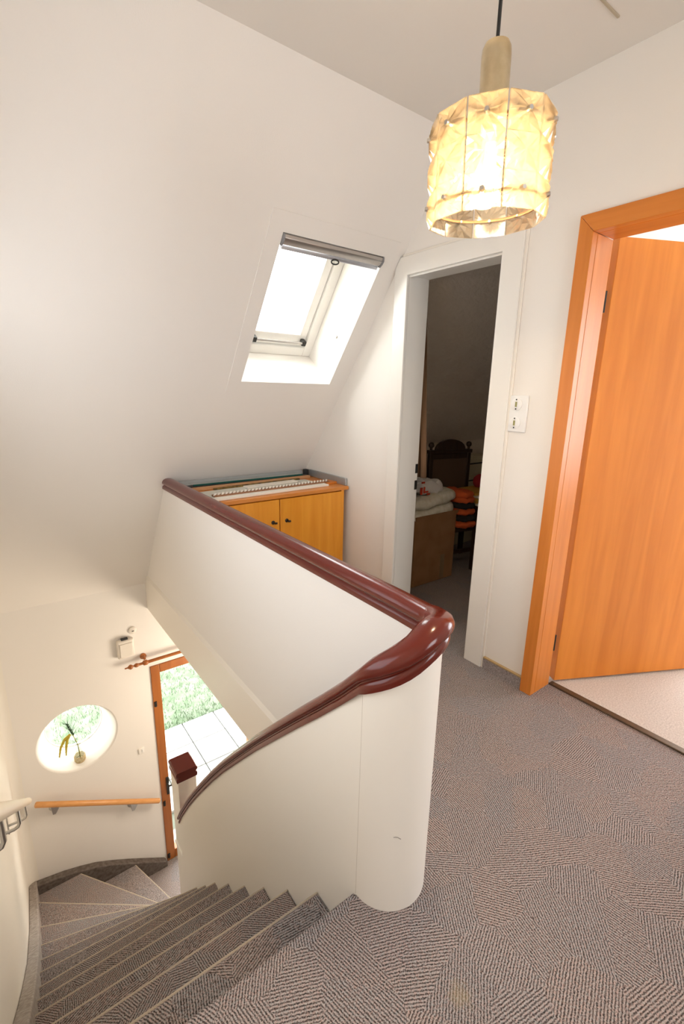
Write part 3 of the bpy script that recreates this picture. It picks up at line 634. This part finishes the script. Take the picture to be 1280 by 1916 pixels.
h2 = thing('wall_handrail', 'pale cream handrail on steel brackets along the left stairwell wall', 'handrail', (-0.09, 2.0, -0.3))
rz = lambda y: -1.372 - (y-3.34)*0.8225
bm = NB(); P = [(-0.084, 3.27, rz(3.25)-0.010), (-0.085, 3.24, rz(3.24)), (-0.089, 3.0, rz(3.0)+0.002), (-0.090, 2.4, rz(2.4)), (-0.090, 1.6, rz(1.6)), (-0.090, 0.9, rz(0.9)), (-0.090, 0.62, rz(0.9)+0.05)]
tube(bm, P, [0.017, 0.022, 0.022, 0.022, 0.022, 0.022, 0.020], 16); obj('rail', bm, M_creamrail, h2, smooth=True, angle=50)
for y in (1.20, 1.97, 2.75):
    z = rz(y); bm = NB()
    tube(bm, [(-0.09, y, z-0.015), (-0.09, y, z-0.085), (-0.096, y, z-0.098), (-0.11, y, z-0.104), (-0.176, y, z-0.104)], 0.0065, 8); br = obj('bracket', bm, M_steel, h2, smooth=True)
    bm = NB(); box(bm, -0.181, -0.174, y-0.014, y+0.014, z-0.150, z-0.058); obj('plate', bm, M_steel, br, 0.002)

# chime, hook, curtain pole, small switch
ch = thing('door_chime', 'square ivory door chime on the lower wall above the front door', 'chime', (0.665, YW, -0.61))
bm = NB(); box(bm, 0.607, 0.732, YW-0.042, YW, -0.690, -0.535); obj('housing', bm, M_plastic, ch, 0.014, 3)
bm = NB(); box(bm, 0.624, 0.715, YW-0.048, YW-0.040, -0.675, -0.562); obj('cover', bm, M_plastic, ch, 0.006, 2)
bm = NB(); box(bm, 0.640, 0.690, YW-0.036, YW-0.012, -0.537, -0.523); obj('terminal', bm, M_black, ch, 0.003)
tag(bxo('wall_hook', (0.0,0.001,0,0.001,0,0.001), M_plastic), 'x', 'hook')
bpy.data.objects.remove(bpy.data.objects['wall_hook'])
bm = NB(); lathe(bm, [(0.030, 0.0), (0.029, -0.010), (0.022, -0.014)], (0.735, YW, -0.485), 'y', 20)
hk = thing('wall_socket', 'small round ivory cable rose on the wall just above the door chime', 'socket', (0.735, YW, -0.485)); obj('cover', bm, M_plastic, hk, smooth=True)
bm = NB(); box(bm, 0.727, 0.743, YW-0.019, YW-0.013, -0.490, -0.486); obj('slot', bm, M_dkmetal, hk)
cp = thing('curtain_pole', 'turned brown wooden curtain pole above the front door', 'curtain pole', (0.9, 3.60, -0.74))
bm = NB(); py, pz = 3.600, -0.762
lathe(bm, [(0.010, 0.745), (0.010, 0.79), (0.013, 0.80), (0.013, 1.95)], (0, py, pz), 'x', 14); obj('pole', bm, M_front, cp, smooth=True)
bm = NB(); lathe(bm, [(0.003, 0.640), (0.006, 0.645), (0.005, 0.660), (0.008, 0.664), (0.018, 0.676), (0.020, 0.684), (0.016, 0.694), (0.007, 0.702), (0.007, 0.708), (0.013, 0.714), (0.017, 0.726), (0.014, 0.738), (0.010, 0.746)], (0, py, pz), 'x', 16); obj('finial', bm, M_front, cp, smooth=True, angle=60)
bm = NB(); lathe(bm, [(0.024, 0.0), (0.025, -0.008), (0.015, -0.014), (0.010, -0.03), (0.010, -0.05)], (0.795, YW, pz+0.028), 'y', 18)
lathe(bm, [(0.012, -0.020), (0.020, -0.014), (0.021, 0.0), (0.020, 0.014), (0.012, 0.020)], (0.795, py, pz), 'x', 16); obj('bracket', bm, M_front, cp, smooth=True, angle=60)
bm = NB(); box(bm, 0.690, 0.735, YW-0.010, YW, -1.625, -1.57); pb = thing('wall_switch', 'small blank ivory switch beside the front door frame', 'switch', (0.712, YW, -1.6)); obj('plate', bm, M_wall, pb, 0.004)
bm = NB(); box(bm, 0.714, 0.728, YW-0.014, YW-0.009, -1.612, -1.583); obj('rocker', bm, M_whiteplastic, pb, 0.002)

# ------------------------------------------------------------------ cabinet under the slope with leftovers on top
cb = thing('cabinet', 'honey coloured two door cabinet built in under the sloping wall', 'cabinet', (1.4, 2.45, 0))
CX0, CX1, CY0, CT = 0.897, 1.876, 2.450, 0.758
bm = NB(); prism(bm, [(CY0+0.02, 0.0), (2.97, 0.0), (2.97, CT-0.022), (CY0+0.02, CT-0.022)], 0, CX0, CX1); obj('body', bm, M_cab, cb)
bm = NB(); box(bm, CX0, CX0+0.014, CY0, CY0+0.02, 0.06, CT-0.022); obj('face_frame', bm, M_cab, cb, 0.001)
bm = NB(); box(bm, CX1-0.022, CX1, CY0, CY0+0.02, 0.06, CT-0.022); obj('face_frame', bm, M_cab, cb, 0.001)
bm = NB(); box(bm, 0.913, 1.905, CY0-0.012, 3.00, CT-0.022, CT); obj('top', bm, wood('honey_veneer_level', (0.60, 0.20, 0.03), (0.68, 0.26, 0.05), 0.35, 3.0, (0.7, 8, 8)), cb, 0.002)
for k, (xa, xb, kx) in enumerate(((CX0+0.016, 1.381, 1.336), (1.387, CX1-0.024, 1.431))):
    bm = NB(); box(bm, xa, xb, CY0-0.004, CY0+0.018, 0.07, CT-0.03); dr = obj('door', bm, M_cab, cb, 0.002)
    bm = NB(); lathe(bm, [(0.012, 0.0), (0.012, -0.003), (0.009, -0.005)], (kx, CY0-0.004, 0.590), 'y', 18)
    tube(bm, [(kx, CY0-0.008, 0.59), (kx, CY0-0.030, 0.59)], 0.004, 8); box(bm, kx-0.002, kx+0.014, CY0-0.034, CY0-0.024, 0.585, 0.595); obj('key', bm, M_dkmetal, dr, smooth=True)
def strip(name, p, q, w, h, m, label, cat, z=CT+0.001, bev=0.001):
    p, q = V(*p, 0), V(*q, 0); t = (q-p).normalized(); nn = V(-t.y, t.x, 0)
    bm = NB(); prism(bm, [tuple((p-nn*w/2).xy), tuple((q-nn*w/2).xy), tuple((q+nn*w/2).xy), tuple((p+nn*w/2).xy)], 2, z, z+h)
    return tag(obj(name, bm, m, None, bev), label, cat)
strip('shelf_board', (0.925, 2.620), (1.770, 2.668), 0.20, 0.008, M_paleboard, 'pale grey board lying flat on the cabinet top', 'board')
strip('white_board', (0.925, 2.492), (1.790, 2.535), 0.055, 0.012, M_whiteboard, 'white painted strip along the front edge of the cabinet top', 'board')
strip('wooden_block', (1.80, 2.585), (1.89, 2.60), 0.085, 0.014, M_frame, 'short orange brown wood offcut at the right end of the cabinet top', 'offcut')
strip('wooden_lath', (0.93, 2.800), (1.845, 2.830), 0.022, 0.020, M_lath, 'long tan wooden lath near the back of the cabinet top', 'lath')
strip('dark_strip', (1.10, 2.766), (1.74, 2.800), 0.022, 0.012, mottle(mat('mottled_bark', (0.1, 0.06, 0.03), 0.9), (0.05, 0.03, 0.01), (0.30, 0.20, 0.05), 30), 'mottled dark brown strip just in front of the tan lath', 'strip')
strip('timber_offcut', (1.275, 2.688), (1.66, 2.715), 0.055, 0.010, M_whiteboard, 'short white slat resting on the pale grey board', 'slat', z=CT+0.010)
bm = NB(); gp = []
cm_ = thing('carved_moulding', 'long carved brown and white rope pattern moulding lying on the cabinet top', 'moulding', (1.4, 2.57, CT))
bm = NB(); p, q = V(1.005, 2.543, CT+0.013), V(1.835, 2.583, CT+0.013); t = (q-p).normalized(); nn = V(-t.y, t.x, 0)
prism(bm, [tuple((p-nn*0.020).xy), tuple((q-nn*0.020).xy), tuple((q+nn*0.020).xy), tuple((p+nn*0.020).xy)], 2, CT+0.0125, CT+0.022); obj('batten', bm, mat('sepia_wood', (0.28, 0.13, 0.06), 0.6), cm_)
bmk = NB(); NBD = 34
for k in range(NBD):
    c = p.lerp(q, (k+0.5)/NBD); dirv = (t*0.014 + nn*0.013)
    tube(bmk, [c-dirv+V(0,0,0.009), c+V(0,0,0.013), c+dirv+V(0,0,0.009)], [0.004, 0.0075, 0.004], 6)
rp = obj('rope_carving', bmk, M_whiteboard, cm_, smooth=True); rp['kind'] = 'stuff'
gs = thing('glass_sheet', 'sheet of green edged glass leaning flat at the back of the cabinet top', 'glass', (1.4, 2.86, CT))
bm = NB(); box(bm, 1.00, 1.80, 2.852, 2.935, CT+0.024, CT+0.030); obj('pane', bm, M_glass, gs)
bm = NB(); box(bm, 1.00, 1.80, 2.846, 2.852, CT+0.0225, CT+0.0315); obj('edge', bm, M_greenglass, gs)
strip('black_board', (0.92, 2.866), (1.85, 2.882), 0.058, 0.020, M_black, 'black strip under the green glass sheet', 'strip')
mp1 = bxo('metal_tray_edge', (1.893, 1.909, 2.462, 2.905, CT+0.001, CT+0.050), M_zinc, None, 0.002); tag(mp1, 'grey metal strip standing on edge along the right side of the cabinet top', 'metal strip')
bm = NB(); prism(bm, [(2.915, CT+0.001), (2.992, CT+0.001), (2.962, CT+0.040), (2.955, CT+0.040)], 0, 0.90, 1.86); tag(obj('metal_flashing', bm, M_zinc, None), 'grey folded metal strip along the foot of the sloping wall', 'metal strip')
bm = NB(); box(bm, 1.858, 1.889, 2.90, 2.938, CT+0.001, CT+0.050); tag(obj('dark_block', bm, M_black, None, 0.004), 'small black block in the back corner of the cabinet top', 'block')

# ------------------------------------------------------------------ things in the dark room
cu = thing('curtain', 'narrow brown curtain hanging just inside the white doorway', 'curtain', (2.11, 2.06, 0.8))
bm = NB(); rows = []
for k in range(9):
    f_ = k/8; z = 1.97 - f_*1.10; ye = 2.026 - 0.088*f_
    rows.append([bm.verts.new((2.108 + 0.008*math.sin(j*1.7), ye + j*0.012, z)) for j in range(10)])
for a, b in zip(rows, rows[1:]):
    for j in range(9): bm.faces.new((a[j], a[j+1], b[j+1], b[j]))
o = obj('cloth', bm, M_brownfab, cu, smooth=True); sm = o.modifiers.new('solid', 'SOLIDIFY'); sm.thickness = 0.004
bx = thing('cardboard_box', 'brown cardboard box standing behind the white door frame', 'box', (2.57, 2.35, 0))
bm = NB(); box(bm, 2.33, 2.765, 2.215, 2.222, 0.002, 0.50); box(bm, 2.33, 2.765, 2.50, 2.507, 0.002, 0.50); box(bm, 2.33, 2.337, 2.222, 2.50, 0.002, 0.50); box(bm, 2.758, 2.765, 2.222, 2.50, 0.002, 0.50); box(bm, 2.337, 2.758, 2.222, 2.50, 0.002, 0.01)
obj('carton', bm, M_card, bx, 0.002)
bm = NB(); prism(bm, [(2.33, 0.50), (2.765, 0.50), (2.785, 0.53), (2.325, 0.53)], 1, 2.208, 2.213); obj('flap', bm, M_card, bx)
bm = NB(); box(bm, 2.62, 2.665, 2.2138, 2.2150, 0.01, 0.20); obj('tape', bm, mat('parcel_tape', (0.25, 0.16, 0.08), 0.3), bx)
def pillow(bm, c, sx, sy, sz, tilt=0.0, wr=0.01, n=14):
    vs = []
    for i in range(n+1):
        th_ = PI*i/n; row = []
        for j in range(2*n):
            ph = PI*j/n
            def se(v, e): return math.copysign(abs(v)**e, v)
            x = se(math.sin(th_), .55)*se(math.cos(ph), .5); y = se(math.sin(th_), .55)*se(math.sin(ph), .5); z = se(math.cos(th_), .8)
            w = wr*math.sin(9*x+5*y)*math.cos(7*y)
            row.append(bm.verts.new(V(c[0]+sx*x, c[1]+sy*y, c[2]+sz*z+w+tilt*x*sx)))
        vs.append(row)
    for a, b in zip(vs, vs[1:]):
        for j in range(2*n):
            try: bm.faces.new((a[j], a[(j+1) % (2*n)], b[(j+1) % (2*n)], b[j]))
            except ValueError: pass
    bmesh.ops.remove_doubles(bm, verts=bm.verts[:], dist=1e-5)
bm = NB(); pillow(bm, (2.56, 2.36, 0.515), 0.235, 0.14, 0.060, 0.12); tag(obj('quilt', bm, M_bed, None, smooth=True), 'cream quilt folded directly on the cardboard box', 'quilt')
bm = NB(); pillow(bm, (2.57, 2.36, 0.615), 0.240, 0.14, 0.052, 0.08); tag(obj('quilt', bm, M_bed, None, smooth=True), 'cream quilt on top of the folded bedding, under the carrier bag', 'quilt')
bg = thing('carrier_bag', 'crumpled white plastic bag with red print on the bedding', 'bag', (2.50, 2.36, 0.66))
bm = NB(); pillow(bm, (2.53, 2.36, 0.712), 0.155, 0.10, 0.055, -0.10, 0.016); obj('bag', bm, M_bagwhite, bg, smooth=True, angle=20)
bm = NB()
for (xx, zz, w_, h_) in ((2.415, 0.700, 0.020, 0.05), (2.445, 0.705, 0.012, 0.045), (2.47, 0.690, 0.03, 0.012), (2.49, 0.672, 0.03, 0.012), (2.43, 0.76, 0.03, 0.012)):
    box(bm, xx-w_/2, xx+w_/2, 2.256, 2.2615, zz-h_/2, zz+h_/2)
obj('red_print', bm, M_bagred, bg)['kind'] = 'stuff'
# carved chair, turned slightly
cw = thing('carved_chair', 'dark carved high backed chair with knobbed finials in the dark room', 'chair', (3.03, 2.44, 0), rz=math.radians(-12))
def L_(name, bm, m, par, **k): return obj(name, bm, m, par, local=True, **k)
for sx in (-0.19, 0.19):
    bm = NB(); box(bm, sx-0.018, sx+0.018, 0.115, 0.15, 0.0, 0.925); pst = L_('back_post', bm, M_dkwood, cw, bevel=0.004)
    bm = NB(); lathe(bm, [(0.008, 0.925), (0.012, 0.935), (0.010, 0.942), (0.022, 0.955), (0.024, 0.966), (0.020, 0.980), (0.008, 0.988)], (sx, 0.132, 0.0), 'z', 14); L_('finial', bm, M_dkwood, pst, smooth=True)
    bm = NB(); box(bm, sx-0.02, sx+0.02, -0.20, -0.165, 0.0, 0.34); L_('leg', bm, M_dkwood, cw, bevel=0.004)
bm = NB(); arcp = [(-0.15, 0.915)] + [(-0.15*math.cos(PI*k/12), 0.925+0.085*math.sin(PI*k/12)) for k in range(13)] + [(0.15, 0.915)]
prism(bm, arcp, 1, 0.118, 0.146); box(bm, -0.215, 0.215, 0.108, 0.156, 0.895, 0.925); box(bm, -0.19, 0.19, 0.118, 0.146, 0.85, 0.895); L_('crest_rail', bm, M_dkwood, cw, bevel=0.004)
bm = NB(); box(bm, -0.172, 0.172, 0.122, 0.142, 0.42, 0.85); L_('back_panel', bm, M_browncane, cw)
bm = NB(); box(bm, -0.215, 0.215, -0.215, 0.115, 0.325, 0.36); L_('seat', bm, M_dkwood, cw, bevel=0.006)
bm = NB(); box(bm, -0.18, 0.18, -0.19, -0.172, 0.14, 0.17); L_('stretcher', bm, M_dkwood, cw)
# striped blanket, rolled over the chair seat
bk = thing('striped_blanket', 'orange and black striped blanket heaped on the carved chair', 'blanket', (2.85, 2.30, 0.37))
for k, (z, xc, sx_) in enumerate(((0.392, 2.905, 0.100), (0.445, 2.90, 0.097), (0.495, 2.890, 0.090), (0.545, 2.885, 0.085), (0.590, 2.88, 0.080), (0.632, 2.87, 0.07))):
    bm = NB(); pillow(bm, (xc, 2.31, z), sx_, 0.13, 0.031, -0.05, 0.006); obj('stripe', bm, (M_orangefab, M_blackfab)[k % 2] if k != 5 else M_orangefab, bk, smooth=True)
# dark table with papers
tb = thing('dark_table', 'dark wooden side table in front of the carved chair', 'table', (3.3, 2.33, 0))
bm = NB(); box(bm, 2.99, 3.60, 2.19, 2.47, 0.50, 0.525); obj('table_top', bm, M_dkwood, tb, 0.004)
for x, y in ((3.012, 2.212), (3.578, 2.212), (3.012, 2.448), (3.578, 2.448)):
    bm = NB(); box(bm, x-0.02, x+0.02, y-0.02, y+0.02, 0.0, 0.50); obj('leg', bm, M_dkwood, tb, 0.003)
def flat(name, x0, x1, y0, y1, z0, z1, m, label, cat): return tag(bxo(name, (x0, x1, y0, y1, z0, z1), m, None, 0.002), label, cat)
flat('magazine', 3.00, 3.32, 2.20, 2.44, 0.526, 0.545, M_paper, 'white magazine at the bottom of the pile on the dark table', 'magazine')
flat('folder', 2.995, 3.36, 2.21, 2.45, 0.546, 0.580, M_yellow, 'ochre yellow folder in the pile on the dark table', 'folder')
flat('envelope', 3.02, 3.34, 2.22, 2.45, 0.581, 0.600, M_paper, 'pale envelope on the ochre folder', 'envelope')
flat('yellow_folder', 3.01, 3.30, 2.24, 2.46, 0.601, 0.622, M_yellow, 'second ochre folder on top of the pale envelope', 'folder')
bm = NB(); pillow(bm, (3.27, 2.36, 0.676), 0.09, 0.07, 0.05); tag(obj('red_cloth', bm, M_redcloth, None, smooth=True), 'dark red cloth bundled on the pile of folders', 'cloth')
dc = thing('drawer_unit', 'small cream drawer unit against the knee wall behind the table', 'drawers', (3.55, 2.77, 0))
bm = NB(); box(bm, 3.36, 4.05, 2.71, 2.855, 0.0, 0.82); obj('body', bm, M_creamcab, dc, 0.004)
for z in (0.50, 0.655):
    bm = NB(); box(bm, 3.39, 4.02, 2.698, 2.712, z, z+0.14); dd_ = obj('drawer', bm, M_creamcab, dc, 0.003)
    bm = NB(); box(bm, 3.50, 3.80, 2.6965, 2.699, z+0.095, z+0.107); obj('pull_slot', bm, M_dkmetal, dd_)

# ------------------------------------------------------------------ pendant lamp
LC = V(0.899, 0.717, 0.0); vdir = V(LC.x, LC.y, 0).normalized(); side = V(vdir.y, -vdir.x, 0)
LZ0, LZ1, RP = 1.722, 1.906, 0.1165
pl = thing('pendant_lamp', 'lit pendant lamp with faceted clear acrylic panels and brass stem', 'lamp', (LC.x, LC.y, ZC))
PIV = V(LC.x, LC.y, 2.035)
TILT = Matrix.Rotation(math.radians(3.2), 3, side) @ Matrix.Rotation(math.radians(-1.2), 3, vdir)
def tl(v): return PIV + TILT @ (Vector(v) - PIV)
bm = NB(); tube(bm, [(LC.x, LC.y, 2.03), (LC.x, LC.y, 2.25), (LC.x, LC.y, ZC-0.02)], 0.0036, 8); obj('cord', bm, M_black, pl, smooth=True)
bm = NB(); lathe(bm, [(0.050, -0.001), (0.046, -0.03), (0.012, -0.045)], (LC.x, LC.y, ZC), 'z', 20); obj('ceiling_rose', bm, M_whiteplastic, pl, smooth=True)
bm = NB(); lathe(bm, [(0.0285, 1.885), (0.0285, 2.010), (0.0275, 2.022), (0.023, 2.031), (0.012, 2.034), (0.006, 2.035)], (LC.x, LC.y, 0), 'z', 28)
for v in bm.verts: v.co = tl(v.co)
obj('stem', bm, M_brass, pl, smooth=True)
bm = NB()
for z in (LZ1-0.031, LZ0+0.031):
    tube(bm, [tl((LC.x+(RP-0.010)*math.cos(2*PI*k/40), LC.y+(RP-0.010)*math.sin(2*PI*k/40), z)) for k in range(41)], 0.003, 6, cap=False)
for k in range(3):
    a_ = 2*PI*k/3; tube(bm, [tl((LC.x, LC.y, LZ1-0.010)), tl((LC.x+(RP-0.010)*math.cos(a_), LC.y+(RP-0.010)*math.sin(a_), LZ1-0.031))], 0.003, 6)
obj('wire_frame', bm, mat('rusty_wire', (0.20, 0.10, 0.05), 0.5, 0.6), pl, smooth=True)
base_ang = math.atan2(-vdir.y, -vdir.x)
NPAN = 10; pw = 2*RP*math.sin(PI/NPAN)*0.965; cell = (LZ1-LZ0)/3
panel_me = None
for k in range(NPAN):
    ang = base_ang + math.radians(-5.4) + 2*PI*k/NPAN
    out = V(math.cos(ang), math.sin(ang), 0); tan = V(-out.y, out.x, 0); cc_ = V(LC.x, LC.y, 0) + out*(RP*math.cos(PI/NPAN))
    def P3(u, v, w): return tl(cc_ + tan*u + V(0,0,v) + out*w)
    bm = NB()
    for rI in range(3):
        z0 = LZ0 + rI*cell; zc_ = z0 + cell/2; hw = pw/2; hh = cell/2
        # eight-ray star: ridges to the corners and sides, valleys between, round a raised centre
        UV = ((-1,-1),(-.45,-1),(0,-1),(.45,-1),(1,-1),(1,-.45),(1,0),(1,.45),(1,1),(.45,1),(0,1),(-.45,1),(-1,1),(-1,.45),(-1,0),(-1,-.45))
        ringp = [bm.verts.new(P3(u*hw, zc_+v*hh, 0.0035)) for u, v in UV]
        mid = [bm.verts.new(P3(u*hw*0.55, zc_+v*hh*0.55, 0.0022 if .45 in (abs(u), abs(v)) else 0.0120)) for u, v in UV]
        ctr = bm.verts.new(P3(0, zc_, 0.0150))
        for j in range(16):
            bm.faces.new((mid[j], ringp[j], ringp[(j+1) % 16])); bm.faces.new((mid[j], ringp[(j+1) % 16], mid[(j+1) % 16])); bm.faces.new((ctr, mid[j], mid[(j+1) % 16]))
        bl_ = [bm.verts.new(P3(u*hw, zc_+v*hh, 0.0)) for u, v in ((-1,-1),(1,-1),(1,1),(-1,1))]
        bm.faces.new(bl_[::-1])
        for ci, (i0, i1) in enumerate(((0, 4), (4, 8), (8, 12), (12, 16))):
            bm.faces.new([bl_[ci]] + [bl_[(ci+1) % 4]] + [ringp[j % 16] for j in range(i1, i0-1, -1)])
    pan = obj('panel', bm, M_acrylic, pl)
    for v_ in (LZ1-cell/2, LZ0+cell/2):
        bm = NB(); p_ = P3(0, v_, 0.012); q_ = P3(0, v_, 0.0185); tube(bm, [P3(0, v_, -0.008), p_, q_], [0.0022, 0.0055, 0.0040], 10); obj('pin', bm, M_steel, pan, smooth=True)
bm = NB(); bz = 1.80
lathe(bm, [(0.013, 1.885), (0.014, 1.842), (0.018, 1.828), (0.028, 1.805), (0.032, 1.785), (0.029, 1.765), (0.018, 1.750), (0.005, 1.746)], (LC.x, LC.y, 0), 'z', 20)
obj('bulb', bm, emit_mat('lit_bulb', (1.0, 0.82, 0.55), 5.0), pl, smooth=True)
lp = bpy.data.lights.new('pendant_bulb', 'POINT'); lp.energy = LAMP_E; lp.color = (1.0, 0.74, 0.45); lp.shadow_soft_size = 0.036
lo_ = bpy.data.objects.new('pendant_bulb', lp); lo_.location = (LC.x, LC.y, 1.775); COL.objects.link(lo_)

# unseen fill light added to brighten the lower hall, no fitting
hl = bpy.data.lights.new('hall_fill', 'POINT'); hl.energy = 46.0; hl.color = (1.0, 0.86, 0.70); hl.shadow_soft_size = 0.30
ho = bpy.data.objects.new('hall_fill', hl); ho.location = (1.60, 2.85, -1.00); COL.objects.link(ho)

# ------------------------------------------------------------------ garden outside the front door
GZ = -2.95
struct(bxo('floor', (-6, 12, 3.9, 5.53, GZ-0.2, GZ-0.035), M_soil), 'soil bed under the garden paving')
pv = thing('paved_path', 'pale square paving slabs outside the glazed front door', 'paving', (1.6, 4.7, GZ))
slab = None
for i in range(-3, 8):
    for j in range(3):
        x0 = 1.602 + (i-1)*0.428; y1 = 5.53 - j*0.428
        if slab is None:
            bm = NB(); box(bm, 0.007, 0.421, 0.007, 0.421, -0.04, 0.0); slab = obj('slab', bm, M_slab, pv, 0.005, local=True); o = slab
        else:
            o = slab.copy(); COL.objects.link(o); o.parent = pv
        o.location = (x0-1.6, y1-0.428-4.7, random.uniform(-0.003, 0.003))
lw = bxo('lawn', (-14, 24, 5.53, 34, GZ-0.2, GZ-0.005), M_lawn); lw['kind'] = 'stuff'; tag(lw, 'green lawn beyond the paving outside', 'lawn')
bm = NB()
for k in range(9000):
    x = random.uniform(0.2, 4.2); y = 5.52 + 3.2*random.random()**1.6; h = random.uniform(0.03, 0.07); a_ = random.random()*6.28; w_ = 0.004
    p0 = V(x, y, GZ-0.006); tip = p0 + V(random.uniform(-.03, .03), random.uniform(-.03, .03), h)
    bm.faces.new([bm.verts.new(p0+V(math.cos(a_)*w_, math.sin(a_)*w_, 0)), bm.verts.new(p0-V(math.cos(a_)*w_, math.sin(a_)*w_, 0)), bm.verts.new(tip)])
g_ = obj('grass', bm, M_blade); g_['kind'] = 'stuff'; tag(g_, 'short grass blades along the edge of the paving', 'grass')
